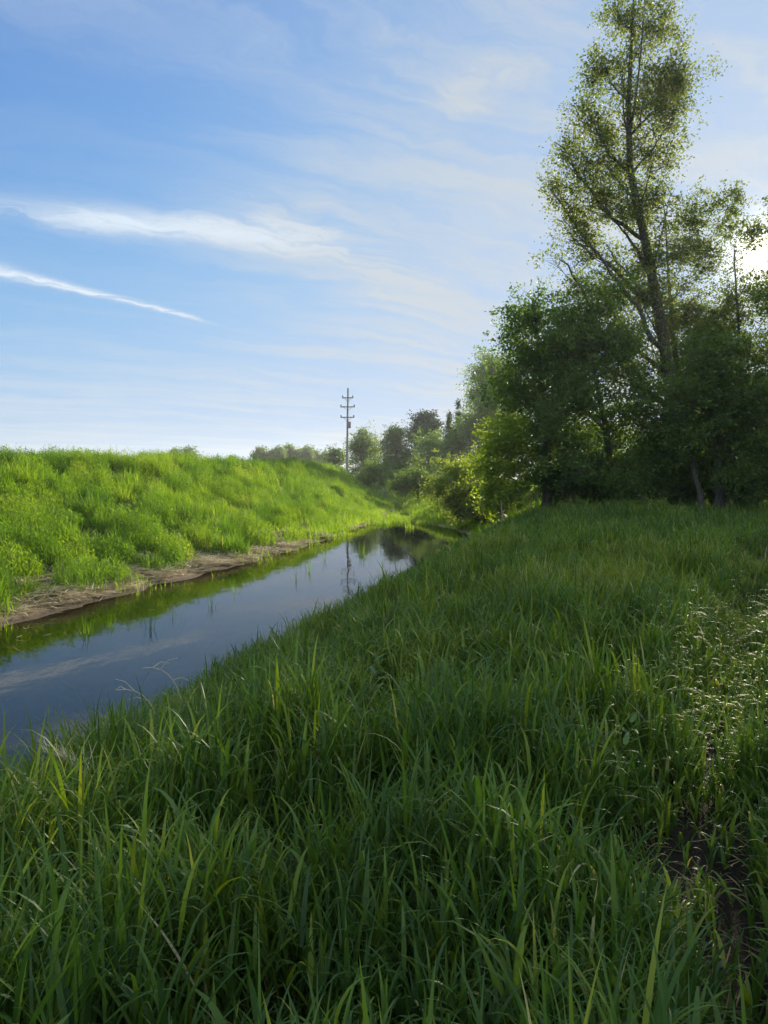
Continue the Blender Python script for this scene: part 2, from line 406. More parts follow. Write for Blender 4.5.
def field(x, y):
    """grass height and tint fields of the near bank"""
    hgt = 0.56 + 0.34 * (vnoise(x, y, 1.7, 21) - 0.5) + 0.26 * (vnoise(x, y, 0.6, 22) - 0.5)
    hgt = hgt * (1 - 0.25 * sstep(y, 9, 20)) * (0.62 + 0.38 * sstep((x - xr(y)) * 0.965, 0.0, 2.2))
    px_, py_ = 8.4, 26.0                                             # the taller clump in front of the trees
    hgt = hgt + 0.38 * np.exp(-(((x - px_) / 2.0) ** 2 + ((y - py_) / 1.3) ** 2))
    tn = 0.31 + 0.34 * vnoise(x, y, 2.3, 23) + 0.18 * (vnoise(x, y, 0.5, 24) - 0.5)
    tn = tn + 0.26 * np.exp(-(((x - 2.7) / 1.1) ** 2 + ((y - 9.2) / 1.6) ** 2)) + 0.16 * np.exp(-(((x - 1.1) / 1.0) ** 2 + ((y - 5.6) / 1.8) ** 2))  # yellower growth, with sunlight through tree gaps put into the tint
    tn = tn - 0.10 * sstep(y, 10, 24)  # blue sky shade of the far field put into the tint
    return np.maximum(hgt, 0.2), tn

grass_parts = []
def shoots(x, y, leaves, segs, wscale=1.0, tall=1.0):
    dr, dl = banks(x, y)
    pd = path_dist(x, y)
    dens = 0.14 + 0.86 * sstep(mounds(x, y, 0.75, 80, 0.4, 0.85)[0] + 0.5 * (vnoise(x, y, 0.35, 83) - 0.5), 0.1, 0.55)
    keep = (rng.random(len(x)) < dens) & (dr > 0.02) & (rng.random(len(x)) < np.clip((pd + 0.35 * (vnoise(x, y, .45, 90) - .50) + 0.06 * np.maximum(y - 3, 0)) / 0.20, 0.14, 1)) & (np.hypot(x, y) > 0.75)
    x, y, pd = x[keep], y[keep], pd[keep]; N = len(x)
    hgt, tn = field(x, y)
    md, mv = mounds(x, y, 0.75, 80, 0.4, 0.85); hgt = hgt * (0.56 + 0.62 * md); tn = tn + 0.22 * (mv - 0.5)
    hgt = hgt * (0.42 + 0.58 * sstep(pd, 0.05, 0.5)) * rng.uniform(0.7, 1.15, N) * tall
    z = H(x, y) - 0.02
    base = np.stack([x, y, z], -1)
    away = np.arctan2(y * 0 + 0.2, x * 0 + 1)                        # faint common lean
    phi = rng.uniform(-PI, PI, N)
    # stem
    lean = rng.uniform(0.02, 0.22, N)
    V = blades(base, hgt * 0.95, np.full(N, 0.0045 * wscale), phi, lean, rng.uniform(0, 0.3, N), max(2, segs - 2))
    shoot_t = rng.normal(0.01, 0.15, N)
    grass_parts.append((V, np.clip(tn + shoot_t, 0, 0.85)))
    for k in range(leaves):
        f = (k + rng.uniform(0.1, 0.9, N)) / leaves
        hl = hgt * (0.04 + 0.80 * f)
        off = np.stack([np.cos(phi) * hl * lean, np.sin(phi) * hl * lean, hl * 0.97], -1)
        L = hgt * rng.uniform(0.38, 0.75, N) * (1.0 - 0.25 * f) + 0.06
        ph = phi + k * PI + rng.normal(0, 0.7, N)
        th0 = rng.uniform(0.08, 0.60, N)
        droop = rng.random(N)
        bend = np.where(droop < 0.34, rng.uniform(0.1, 0.7, N), np.where(droop < 0.78, rng.uniform(0.8, 1.9, N), rng.uniform(1.8, 2.5, N)))
        wd = rng.uniform(0.006, 0.0155, N) * wscale * np.where(rng.random(N) < 0.15, 1.35, 1)
        V = blades(base + off, L, wd, ph, th0, bend, segs, rng.normal(0, 0.6, N), pw=rng.choice([1.3, 2.0, 2.8]))
        tt = np.clip(tn + shoot_t + rng.normal(0, 0.09, N), 0, 0.86)
        tt = np.where((rng.random(N) < 0.022) & (f < 0.8), rng.uniform(0.9, 1.0, N), tt)
        grass_parts.append((V, tt))

x, y = scatter_wedge(0.7, 4.5, 560); shoots(x, y, 5, 7, 1.35)
x, y = scatter_wedge(4.5, 9, 460); shoots(x, y, 4, 5, 1.25)
x, y = scatter_wedge(9, 16, 290); shoots(x, y, 4, 4, 1.35)
x, y = scatter_wedge(16, 34, 110); shoots(x, y, 3, 3, 1.9)
x, y = scatter_wedge(34, 60, 22); shoots(x, y, 3, 2, 3.2)
# a lower storey of fine short blades closes the sward
for y0, y1, dens, sg, ws in ((0.7, 6, 330, 4, 1.0), (6, 14, 200, 3, 1.4), (14, 32, 110, 2, 2.2)):
    x, y = scatter_wedge(y0, y1, dens)
    dr, dl = banks(x, y); pd = path_dist(x, y)
    kp = (dr > 0.0) & (rng.random(len(x)) < np.clip((pd + 0.35 * (vnoise(x, y, .45, 90) - .50) + 0.06 * np.maximum(y - 3, 0)) / 0.22, 0.15, 1)) & (np.hypot(x, y) > 0.6)
    x, y, pd = x[kp], y[kp], pd[kp]; N = len(x); hgt, tn = field(x, y)
    V = blades(np.stack([x, y, H(x, y) - 0.02], -1), hgt * rng.uniform(0.25, 0.6, N) * (0.45 + 0.55 * sstep(pd, 0.1, 0.7)), rng.uniform(0.004, 0.008, N) * ws, rng.uniform(-PI, PI, N), rng.uniform(0, 0.5, N), rng.uniform(0, 1.4, N), sg)
    tt = np.clip(tn - 0.05 + rng.normal(0, 0.1, N), 0, 0.85); tt = np.where(rng.random(N) < 0.05, rng.uniform(0.88, 1, N), tt)
    grass_parts.append((V, tt))
o = strips_obj('grass', grass_parts, M_GRASS); tag(o, kind='stuff')

x, y = scatter_wedge(1.0, 14, 2.6); k = (banks(x, y)[0] > 0.6) & (vnoise(x, y, 1.4, 85) > 0.5) & (path_dist(x, y) > 0.3); x, y = x[k], y[k]; N = len(x)
hgt, tn = field(x, y); hgt = hgt * rng.uniform(0.7, 1.05, N); bs = np.stack([x, y, H(x, y)], -1); ph = rng.uniform(-PI, PI, N)
wp_ = [(blades(bs, hgt, np.full(N, 0.007), ph, rng.uniform(0, .12, N), rng.uniform(0, .3, N), 4), np.full(N, .4))]
for r in range(9):
    f = 0.25 + 0.75 * (r + 0.5) / 9
    wp_.append((blades(bs + np.stack([0 * hgt, 0 * hgt, hgt * f], -1), rng.uniform(.09, .16, N) * (1.3 - .6 * f), rng.uniform(.028, .045, N) * (1.3 - .5 * f), ph + r * 2.4, rng.uniform(.8, 1.3, N), rng.uniform(.1, .9, N), 5, pw=1.2), np.clip(rng.normal(.4 + .3 * f, .15, N), 0, 1)))
o = strips_obj('weeds', wp_, M_WEED); tag(o, kind='stuff')

# trodden dead blades on the path
x, y = scatter_wedge(0.7, 12, 160); pd = path_dist(x, y); k = (pd < 0.45) & (rng.random(len(x)) < 0.8); x, y = x[k], y[k]; k = rng.random(len(x)) < 0.5; x, y = x[k], y[k]; N = len(x)
V = blades(np.stack([x, y, H(x, y) + 0.012], -1), rng.uniform(0.08, 0.35, N), rng.uniform(0.004, 0.009, N), rng.uniform(-PI, PI, N), rng.uniform(1.2, 1.55, N), rng.uniform(-0.4, 0.5, N), 4)
straw_parts = [(V, rng.uniform(0, 0.12, N))]

x, y = scatter_wedge(1.2, 16, 5); k = (banks(x, y)[0] > 0.2) & (vnoise(x, y, 2.2, 86) > 0.45); x, y = x[k], y[k]; N = len(x)
hgt, tn = field(x, y)
straw_parts.append((blades(np.stack([x, y, H(x, y)], -1), hgt * rng.uniform(.7, 1.3, N), rng.uniform(.003, .006, N), rng.uniform(-PI, PI, N), rng.uniform(.1, .9, N), rng.uniform(-.2, .9, N), 5), rng.uniform(.2, .9, N)))
# levee grass
lev_parts = []
def levee(y0, y1, dens, segs, ws, lo=0.4, hi=16):
    n = int((y1 - y0) * (hi - lo) * dens)
    y = rng.uniform(y0, y1, n); d = rng.uniform(lo, hi, n)
    x = xl(y) - d / 0.965
    vis = np.abs(x) < 0.64 * y + 1.5
    x, y, d = x[vis], y[vis], d[vis]
    dr, dl = banks(x, y)
    clump, cval = mounds(x + 0.25 * (vnoise(x, y, .5, 36) - .5), y + 0.25 * (vnoise(x, y, .5, 37) - .5), 1.25, 60, 0.34, 0.80); fine = vnoise(x, y, 0.45, 32)
    edge = sstep(dl + 1.3 * (vnoise(x, y, 1.7, 38) - 0.5), 0.3, 1.2)
    tuft = (vnoise(x, y, 0.7, 33) > 0.68)
    kp = rng.random(len(x)) < np.where(edge < 0.98, np.where(tuft, 0.7, 0.04 + 0.96 * edge), 1.0) * (0.35 + 0.65 * sstep(clump, 0.0, 0.3))
    kp &= dl > 0.05
    x, y, d, clump, cval, fine, edge = [a[kp] for a in (x, y, d, clump, cval, fine, edge)]
    N = len(x)
    hgt = (0.09 + 0.09 * edge + edge * 1.0 * clump + 0.14 * (fine - 0.5)) * rng.uniform(0.75, 1.15, N)
    hgt = np.maximum(np.where(d > 11, hgt * 0.75 + 0.18, hgt), 0.07)
    tn = 0.26 + 0.20 * vnoise(x, y, 2.1, 34) + 0.50 * (cval - 0.4) + 0.15 * (fine - 0.5) + rng.normal(0, 0.08, N)
    tn = np.clip(tn + 0.12 * (1 - edge), 0, 0.8)
    base = np.stack([x, y, H(x, y) - 0.03], -1)
    leafy = hash2(np.floor(cval * 4096), np.floor(cval * 977), 5) < 0.55
    # grassy clumps
    g_ = ~leafy; M = int(g_.sum())
    for r in range(2):
        V = blades(base[g_] + rng.normal(0, 0.03, (M, 3)) * [1, 1, 0.3], hgt[g_] * rng.uniform(0.8, 1.15, M), rng.uniform(0.008, 0.015, M) * ws, rng.uniform(-PI, PI, M), rng.uniform(0.0, 0.4, M), rng.uniform(0.3, 2.0, M), segs)
        t2 = np.where(rng.random(M) < 0.02 + 0.04 * (d[g_] > 10), rng.uniform(0.9, 1, M), tn[g_])
        lev_parts.append((V, t2))
    # leafy weeds: a stem with short leaves standing off it
    M = int(leafy.sum()); bl = base[leafy]; hl = hgt[leafy]; ph = rng.uniform(-PI, PI, M)
    V = blades(bl, hl, np.full(M, 0.006 * ws), ph, rng.uniform(0, .15, M), rng.uniform(0, .3, M), 2); lev_parts.append((V, tn[leafy]))
    for r in range(4):
        f = (r + rng.uniform(0.2, 1.0, M)) / 4
        V = blades(bl + np.stack([0 * f, 0 * f, hl * f], -1) + rng.normal(0, .02, (M, 3)), rng.uniform(0.10, 0.20, M) * (0.8 + 0.1 * ws) * (1.25 - 0.5 * f), rng.uniform(0.018, 0.032, M) * (0.6 + 0.4 * ws), ph + r * 2.2 + rng.normal(0, .4, M), rng.uniform(0.5, 1.2, M), rng.uniform(0, 0.9, M), 2)
        lev_parts.append((V, np.clip(tn[leafy] + 0.10 * f + rng.normal(0, .06, M), 0, .82)))
levee(10, 26, 240, 3, 1.8); levee(26, 45, 170, 3, 2.3); levee(45, 75, 90, 2, 3.4); levee(75, 118, 42, 2, 5.0)
# lush growth round the narrow head of the creek
for side in (0, 1):
    n = 26000; y = rng.uniform(34, 100, n); d = rng.uniform(-0.25, 5.0, n)
    x = (xr(y) + d) if side else (xl(y) - d * 0.5)
    kp = (rng.random(n) < (0.35 + 0.65 * vnoise(x, y, 0.9, 71))) & ((d > 0) | (vnoise(x, y, 0.7, 72) > .6)); x, y = x[kp], y[kp]; N = len(x)
    V = blades(np.stack([x, y, np.maximum(H(x, y), -0.05) - 0.02], -1), rng.uniform(0.25, 0.75, N) * (0.6 + 0.6 * vnoise(x, y, 1.1, 73)), rng.uniform(0.03, 0.055, N), rng.uniform(-PI, PI, N), rng.uniform(0, .3, N), rng.uniform(.1, 1.3, N), 2)
    lev_parts.append((V, np.clip(0.62 + 0.2 * (vnoise(x, y, 1.5, 74) - .5) + rng.normal(0, .08, N), 0, .85)))
n = 40000; y = rng.uniform(78, 170, n); x = rng.uniform(-26, 34, n); kp = np.maximum(*banks(x, y)) > 0.2; x, y = x[kp], y[kp]; N = len(x)   # rough grass beyond the bend
V = blades(np.stack([x, y, H(x, y) - 0.05], -1), rng.uniform(0.3, 0.9, N), rng.uniform(0.06, 0.12, N), rng.uniform(-PI, PI, N), rng.uniform(0, .4, N), rng.uniform(.1, 1.2, N), 2)
lev_parts.append((V, np.clip(0.35 + 0.3 * (vnoise(x, y, 6, 78) - .5) + rng.normal(0, .1, N), 0, .8)))
n = 9000; y = rng.uniform(44, 64, n); x = rng.uniform(-1.5, 4.0, n); kp = vnoise(x * 1.0, y * 0.5, 0.8, 77) > 0.50 + 0.25 * sstep(y, 52, 45); x, y = x[kp], y[kp]; N = len(x)   # plants choking the head of the creek
V = blades(np.stack([x, y, np.maximum(H(x, y), -0.1) - 0.02], -1), rng.uniform(0.2, 0.6, N), rng.uniform(0.03, 0.05, N), rng.uniform(-PI, PI, N), rng.uniform(0, .4, N), rng.uniform(.1, 1.2, N), 3)
lev_parts.append((V, np.clip(rng.normal(0.6, .12, N), 0, .85)))
n = 5000; y = rng.uniform(11, 60, n); d = rng.uniform(-0.7, 0.5, n); x = xl(y) - d / 0.965
kp = (vnoise(x, y, 1.2, 76) > 0.52) & (rng.random(n) < np.where(d < 0, .35, .8)); x, y = x[kp], y[kp]; N = len(x)
V = blades(np.stack([x, y, H(x, y) - 0.02], -1), rng.uniform(0.12, 0.38, N), rng.uniform(0.008, 0.016, N) * np.clip(y / 15, 1, 3), rng.uniform(-PI, PI, N), rng.uniform(0, .4, N), rng.uniform(.1, 1.2, N), 3)
lev_parts.append((V, np.clip(rng.normal(0.68, .1, N), 0, .85)))
o = strips_obj('levee_grass', lev_parts, M_LEVEE); tag(o, kind='stuff')

# straw and drift on the mud strip
n = 42000
y = rng.uniform(10, 70, n); d = rng.uniform(0.1, 1.9, n); x = xl(y) - d / 0.965
k = (rng.random(n) < sstep(vnoise(x, y, 0.9, 41), 0.22, 0.65)) & (np.abs(x) < 0.64 * y + 1); x, y = x[k], y[k]; N = len(x)
V = blades(np.stack([x, y, H(x, y) + rng.uniform(0.03, 0.09, N) + 0.22 * mounds(x, y, 1.6, 95, .3, .6)[0] * rng.random(N)], -1), rng.uniform(0.15, 0.7, N), rng.uniform(0.016, 0.034, N) * np.clip(y / 18, 1, 3), rng.normal(0.3, 0.8, N) + PI * rng.integers(0, 2, N), rng.uniform(1.35, 1.62, N), rng.uniform(-0.15, 0.15, N), 3)
straw_parts.append((V, rng.uniform(0.1, 1, N)))
for yc, dc, sy0, sd0, nn_, hh_ in ((17.6, .62, .55, .20, 420, .24), (14.9, .7, .5, .2, 160, .14), (23.5, .6, .9, .22, 240, .16), (29.0, .6, 1.2, .25, 200, .14)):       # heaps of matted old reed
    hyy = yc + rng.normal(0, sy0, nn_); hxx = xl(hyy) - np.maximum(dc + rng.normal(0, sd0, nn_), .15)
    straw_parts.append((blades(np.stack([hxx, hyy, H(hxx, hyy) + 0.04 + hh_ * rng.random(nn_)], -1), rng.uniform(.2, .6, nn_), rng.uniform(.012, .026, nn_) * yc / 17, rng.normal(1.25, .7, nn_) + PI * rng.integers(0, 2, nn_), rng.uniform(1.25, 1.7, nn_), rng.uniform(-.2, .3, nn_), 3), rng.uniform(.2, 1, nn_)))
n = 420; y = rng.uniform(9, 50, n); x = xl(y) + np.abs(rng.normal(0, 1.1, n)); k = vnoise(x, y, 1.5, 44) > .45; x, y = x[k], y[k]; N = len(x)   # bits afloat along the margin
straw_parts.append((blades(np.stack([x, y, np.full(N, 0.006)], -1), rng.uniform(.06, .35, N), rng.uniform(.012, .03, N), rng.uniform(-PI, PI, N), np.full(N, PI / 2), np.zeros(N), 2), rng.uniform(0, .7, N)))
o = strips_obj('straw', straw_parts, M_STRAW); tag(o, kind='stuff')

# ------------------------------------------------------------------ leaves, tubes, trees
def leaf_quads(c, size, normal_up=0.25, aspect=0.62, droop=0.3):
    N = len(c)
    a = rand_unit(N); a[:, 2] = a[:, 2] * 0.7 - droop; a = unit(a)
    nrm = rand_unit(N); nrm[:, 2] += normal_up; s = unit(np.cross(a, nrm)); up = np.cross(s, a)
    l = (size * rng.uniform(0.65, 1.25, N))[:, None]
    p0 = c - a * l * 0.5; p2 = c + a * l * 0.5
    mid = c - a * l * 0.06
    p1 = mid + s * l * aspect * 0.5 + up * l * 0.10; p3 = mid - s * l * aspect * 0.5 + up * l * 0.10
    return np.stack([p0, p1, p2, p3], 1)

def tubes(polys, radii, sides=5):
    """polys (B,K,3), radii (B,K) -> V, F"""
    B, K, _ = polys.shape
    tan = np.gradient(polys, axis=1); tan = unit(tan)
    ref = np.where(np.abs(tan[..., 2:3]) > 0.9, np.array([1.0, 0, 0]), np.array([0, 0, 1.0]))
    u = unit(np.cross(tan, ref)); v = np.cross(tan, u)
    an = np.arange(sides) * 2 * PI / sides
    ring = u[:, :, None] * np.cos(an)[None, None, :, None] + v[:, :, None] * np.sin(an)[None, None, :, None]
    V = polys[:, :, None] + ring * radii[:, :, None, None]
    idx = np.arange(B * K * sides).reshape(B, K, sides)
    nx_ = np.roll(idx, -1, axis=2)
    Fq = np.stack([idx[:, :-1], nx_[:, :-1], nx_[:, 1:], idx[:, 1:]], -1).reshape(-1, 4)
    return V.reshape(-1, 3), Fq

def merge(parts):
    Vs, Fs, off = [], [], 0
    for V, Fq in parts:
        Vs.append(V); Fs.append(Fq + off); off += len(V)
    return np.concatenate(Vs), np.concatenate(Fs)

def resample(pts, n):
    pts = np.asarray(pts, float)
    s = np.concatenate([[0], np.cumsum(np.linalg.norm(np.diff(pts, axis=0), axis=1))]); s /= s[-1]
    tt = np.linspace(0, 1, n)
    P_ = np.stack([np.interp(tt, s, pts[:, k]) for k in range(3)], -1)
    for _ in range(2): P_[1:-1] = 0.25 * P_[:-2] + 0.5 * P_[1:-1] + 0.25 * P_[2:]
    return P_

def bez(a, c, b, n=7):
    t_ = np.linspace(0, 1, n)[None, :, None]
    return (1 - t_) ** 2 * a[:, None] + 2 * t_ * (1 - t_) * c[:, None] + t_ ** 2 * b[:, None]

def make_tree(name, label, cat, D, trunk_px, lobes, mat, bark=M_BARK, limbs=60, subs=7, sub_len=0.8, leaves=16000, size=0.11, r0=0.25,
              spread=0.22, group=None, depth=1.0, tint=(0.5, 0.2), clump_tint=0.16, extra_trunks=(), rise=0.9, clump=1.1, forks=True):
    base = at(trunk_px[0][0], 480, D); base[2] = float(H(base[0], D))
    root = empty(name, base); tag(root, label, cat, group)
    def trunk_line(tp):
        b0 = at(tp[0][0], 480, D); b0[2] = float(H(b0[0], D)) - 0.15
        pts = [b0] + [at(px, py, D) for px, py in tp[1:]]
        L = resample(pts, 16); L[2:-1, 1] += np.cumsum(rng.normal(0, 0.04, 13)); L[2:-1, 0] += np.cumsum(rng.normal(0, 0.02, 13))
        return L
    lines = [trunk_line(trunk_px)] + [trunk_line(tp) for tp in extra_trunks]
    tr = [r0] + [r0 * 0.6] * len(extra_trunks)
    wood = []
    for L, r in zip(lines, tr):
        rad = r * (1 - np.linspace(0, 1, 16) ** 0.9 * 0.88); rad[0] *= 1.5; rad[1] *= 1.12
        wood.append(tubes(L[None], rad[None], 8))
    S_ = D / F
    C = np.array([at(l[0], l[1], D) for l in lobes]); R = np.array([[l[2] * S_, max(l[2], l[3] * 0.6) * S_ * depth, l[3] * S_] for l in lobes])
    wt = np.array([(l[4] if len(l) > 4 else 1.0) * l[2] * l[3] for l in lobes], float); wt /= wt.sum()
    if len(lobes[0]) >= 0:
        C[:, 1] += rng.uniform(-0.5, 0.5, len(C)) * R[:, 1] * 0.5
    # main limbs fork from the stems towards each part of the crown
    nst = len(lines)
    for c_ in (C[np.argsort(C[:, 2])] if forks else ()):
        best = None
        for q_i in range(nst):
            L = lines[q_i]; reach = np.linalg.norm(L[:, :2] - c_[:2], axis=1)
            j = int(np.argmin(np.abs(L[:, 2] - (c_[2] - reach * rise - 0.6 * S_ * 20)))); j = min(max(j, 3), 14)
            if best is None or reach[j] < best[0]: best = (reach[j], q_i, j)
        _, q_i, j = best; L = lines[q_i]; a_ = L[j]; v_ = c_ - a_; ln_ = np.linalg.norm(v_)
        if ln_ < 0.6: continue
        e_ = c_ + v_ * 0.05 + rng.normal(0, 0.05, 3) * ln_
        B_ = bez(a_[None], (a_ + (e_ - a_) * [0.55, 0.55, 0.38] + rng.normal(0, 0.07, 3) * ln_)[None], e_[None], 16)[0]
        B_[2:-1] += np.cumsum(rng.normal(0, 0.010 * ln_, (13, 3)), 0)
        rj = tr[q_i] * (1 - (j / 15) ** 0.9 * 0.88)
        r_ = min(rj * 0.5, 0.025 + 0.016 * ln_)
        lines.append(B_); tr.append(r_)
        wood.append(tubes(B_[None], (r_ * (1 - np.linspace(0, 1, 16) * 0.8))[None], 6))
    li = rng.choice(len(lobes), limbs, p=wt)
    rr = rng.random(limbs)[:, None] ** (1 / 2.2)
    tip = C[li] + rand_unit(limbs) * rr * R[li] * rng.uniform(0.7, 1.18, limbs)[:, None]
    AL = np.array(lines)                                              # (lines, 16, 3)
    att_p = np.zeros((limbs, 3)); att_r = np.zeros(limbs)
    for k in range(limbs):
        dv = tip[k] - AL; dist = np.linalg.norm(dv, axis=2) * rng.uniform(0.8, 1.3, (len(lines), 1))
        dist = dist + np.where(dv[..., 2] < 0.15 * np.linalg.norm(dv[..., :2], axis=2), 0.6 * dist, 0); dist[:, :4] += 3.0 * (np.arange(len(lines)) < nst)[:, None]
        q_i, j = np.unravel_index(np.argmin(dist), dist.shape); j = max(0, j - int(rng.integers(0, 4)))
        if q_i < nst: j = max(j, 3)
        att_p[k] = AL[q_i, j]; att_r[k] = tr[q_i] * (1 - (j / 15) ** 0.9 * 0.88)
    vec = tip - att_p; ln = np.linalg.norm(vec, axis=1)
    ctrl = att_p + vec * [0.62, 0.62, 0.40] + np.stack([vec[:, 0] * 0, vec[:, 1] * 0, -0.08 * ln * rng.uniform(-0.8, 1, limbs)], -1) + rng.normal(0, 0.06, (limbs, 3)) * ln[:, None]
    LB = bez(att_p, ctrl, tip, 7)
    lr = np.minimum(att_r * 0.55, 0.012 + 0.011 * ln)
    wood.append(tubes(LB, lr[:, None] * np.linspace(1, 0.18, 7)[None], 5))
    # twigs
    nb = limbs * subs
    bi = np.repeat(np.arange(limbs), subs)
    tt = rng.uniform(0.22, 1.0, nb)
    j = np.minimum((tt * 6).astype(int), 5); fr_ = tt * 6 - j
    st = LB[bi, j] * (1 - fr_[:, None]) + LB[bi, j + 1] * fr_[:, None]
    dr_ = unit(unit(vec)[bi] * 0.45 + rand_unit(nb) + np.array([0, 0, 0.18]))
    sl_ = sub_len * rng.uniform(0.4, 1.15, nb)
    en = st + dr_ * sl_[:, None]
    SB = bez(st, (st + en) / 2 + rng.normal(0, 0.1, (nb, 3)) * sl_[:, None], en, 4)
    wood.append(tubes(SB, np.linspace(1, 0.3, 4)[None] * np.minimum(lr[bi] * 0.5, 0.018)[:, None], 3))
    Vt, Ft = merge(wood)
    mesh_obj('trunk', Vt - base, [Ft], bark, root)
    nl = leaves
    wts = rng.gamma(2.2, 1.0, nb); wts /= wts.sum()
    per = 12; nc = nl // per; nl = nc * per
    k = rng.choice(nb, nc, p=wts)
    u = rng.random(nc) ** 0.7
    cc = st[k] + (en[k] - st[k]) * u[:, None] + rng.normal(0, spread * 0.55, (nc, 3)) * sub_len
    cs = rng.uniform(0.6, 1.4, nc) * clump * size
    q_ = np.repeat(np.arange(nc), per)
    c = cc[q_] + rng.normal(0, 1, (nl, 3)) * cs[q_][:, None] * [1, 1, 0.7]
    tw = tint[0] + (rng.normal(0, clump_tint, nb)[k] + rng.normal(0, clump_tint * .6, nc))[q_] + rng.normal(0, tint[1] * 0.4, nl)
    Q = leaf_quads(c - base, np.full(nl, size))
    mesh_obj('crown', Q.reshape(-1, 3), [np.arange(nl * 4).reshape(-1, 4)], mat, root, np.repeat(np.clip(tw, 0, 1), 4), smooth=False)
    return root

TW = leaf_mat('olive spring leaf', [(0.0, (0.055, 0.088, 0.022)), (0.5, (0.098, 0.132, 0.032)), (1.0, (0.18, 0.195, 0.050))], trans=0.60)
TG = leaf_mat('green leaf', [(0.0, (0.035, 0.080, 0.015)), (0.5, (0.065, 0.125, 0.020)), (1.0, (0.110, 0.175, 0.030))], trans=0.52)
TD = leaf_mat('dark leaf', [(0.0, (0.044, 0.090, 0.021)), (0.5, (0.081, 0.138, 0.029)), (1.0, (0.127, 0.184, 0.039))], trans=0.52)
TY = leaf_mat('yellow green leaf', [(0.0, (0.075, 0.135, 0.020)), (0.5, (0.130, 0.200, 0.026)), (1.0, (0.210, 0.280, 0.036))], trans=0.58)
TS = leaf_mat('silvery willow leaf', [(0.0, (0.090, 0.140, 0.035)), (0.5, (0.150, 0.205, 0.055)), (1.0, (0.23, 0.27, 0.075))], trans=0.56)
TB = leaf_mat('grey green leaf', [(0.0, (0.066, 0.122, 0.036)), (0.5, (0.106, 0.178, 0.048)), (1.0, (0.155, 0.230, 0.060))], trans=0.50)
TN = leaf_mat('conifer needle', [(0.0, (0.020, 0.048, 0.027)), (0.5, (0.037, 0.071, 0.037)), (1.0, (0.060, 0.102, 0.048))], trans=0.15)

make_tree('cottonwood_tree', 'tallest tree, a leaning sparse cottonwood towering over the right bank against the sky', 'tree', 36,
          [(682, 490), (677, 450), (667, 370), (656, 290), (646, 240), (632, 200), (626, 168), (628, 72), (634, -4)],
          [(622, 22, 24, 30), (655, 18, 26, 28), (602, 72, 28, 26), (640, 68, 36, 32), (678, 72, 26, 30), (590, 115, 30, 26), (630, 120, 36, 32), (674, 118, 30, 28), (574, 150, 28, 22),
           (610, 160, 36, 28), (655, 158, 32, 24), (562, 182, 20, 10), (600, 200, 40, 24), (640, 205, 36, 30), (572, 235, 28, 24), (610, 245, 40, 30), (655, 255, 40, 32), (565, 270, 26, 24),
           (600, 290, 45, 32), (645, 300, 45, 36), (625, 345, 50, 36)],
          TW, limbs=340, subs=9, sub_len=0.95, leaves=50000, size=0.14, r0=0.42, spread=0.42, rise=1.2, tint=(0.55, 0.3), clump=1.5)
make_tree('slender_tree', 'slender dark stemmed tree rising just right of the tall leaning cottonwood', 'tree', 38,
          [(697, 492), (684, 420), (671, 320), (666, 225), (662, 195)],
          [(684, 222, 26, 26), (712, 208, 34, 16), (738, 190, 18, 10), (705, 258, 44, 34), (680, 318, 46, 46), (715, 310, 40, 40), (690, 370, 44, 44)], TW, limbs=150, subs=9, sub_len=0.95, leaves=27000, size=0.13, r0=0.22, spread=0.3, tint=(0.4, 0.25))
make_tree('sunlit_tree', 'sparse fine twigged tree with the low sun shining through its top', 'tree', 34,
          [(744, 495), (746, 400), (738, 310), (734, 245)],
          [(738, 236, 30, 26, .7), (766, 218, 32, 22, .7), (762, 255, 26, 22, .25), (745, 300, 40, 34, 1), (712, 335, 42, 38), (765, 350, 46, 55), (725, 400, 46, 50), (800, 300, 40, 60, .8), (790, 420, 50, 50)], TW, limbs=170, subs=9, sub_len=0.95, leaves=28000, size=0.12, r0=0.18, spread=0.3, tint=(0.35, 0.25))
make_tree('box_elder_tree', 'big dark leafy tree spreading low branches left of the cottonwood trunk', 'tree', 33.5,
          [(612, 492), (610, 440), (600, 390), (590, 340), (585, 310)],
          [(572, 345, 46, 44), (618, 350, 48, 48), (580, 400, 58, 46), (640, 405, 50, 46), (560, 445, 42, 38), (620, 452, 64, 36), (598, 302, 34, 26), (665, 440, 40, 40), (600, 478, 70, 16)], TD, limbs=230, subs=9, sub_len=1.1, leaves=34000, size=0.155, r0=0.24, spread=0.34, rise=0.6)
make_tree('shade_tree', 'dark shadowed tree with several stems at the right edge beneath the sun', 'tree', 31,
          [(722, 495), (716, 440), (712, 390), (706, 345)],
          [(700, 385, 46, 46), (740, 400, 48, 50), (690, 430, 44, 36), (745, 450, 46, 36), (785, 420, 46, 60), (715, 350, 40, 34)], TD, limbs=190, subs=9, sub_len=1.0, leaves=38000, size=0.145, r0=0.26, spread=0.34, extra_trunks=([(705, 495), (690, 440), (676, 400)], [(735, 495), (748, 430), (756, 380)]))
make_tree('green_maple', 'fresh green spreading tree at the left end of the tall right bank grove', 'tree', 35,
          [(548, 492), (545, 440), (540, 390), (535, 340), (532, 305)],
          [(538, 314, 30, 22), (516, 332, 20, 24), (530, 355, 40, 36), (562, 370, 38, 44), (512, 388, 30, 36), (540, 415, 50, 44), (546, 450, 38, 36), (562, 300, 24, 18), (570, 478, 40, 20), (575, 330, 30, 34)], TG, limbs=210, subs=9, sub_len=1.2, leaves=34000, size=0.15, r0=0.26, spread=0.34, rise=0.7, tint=(0.6, 0.25), clump_tint=0.22)
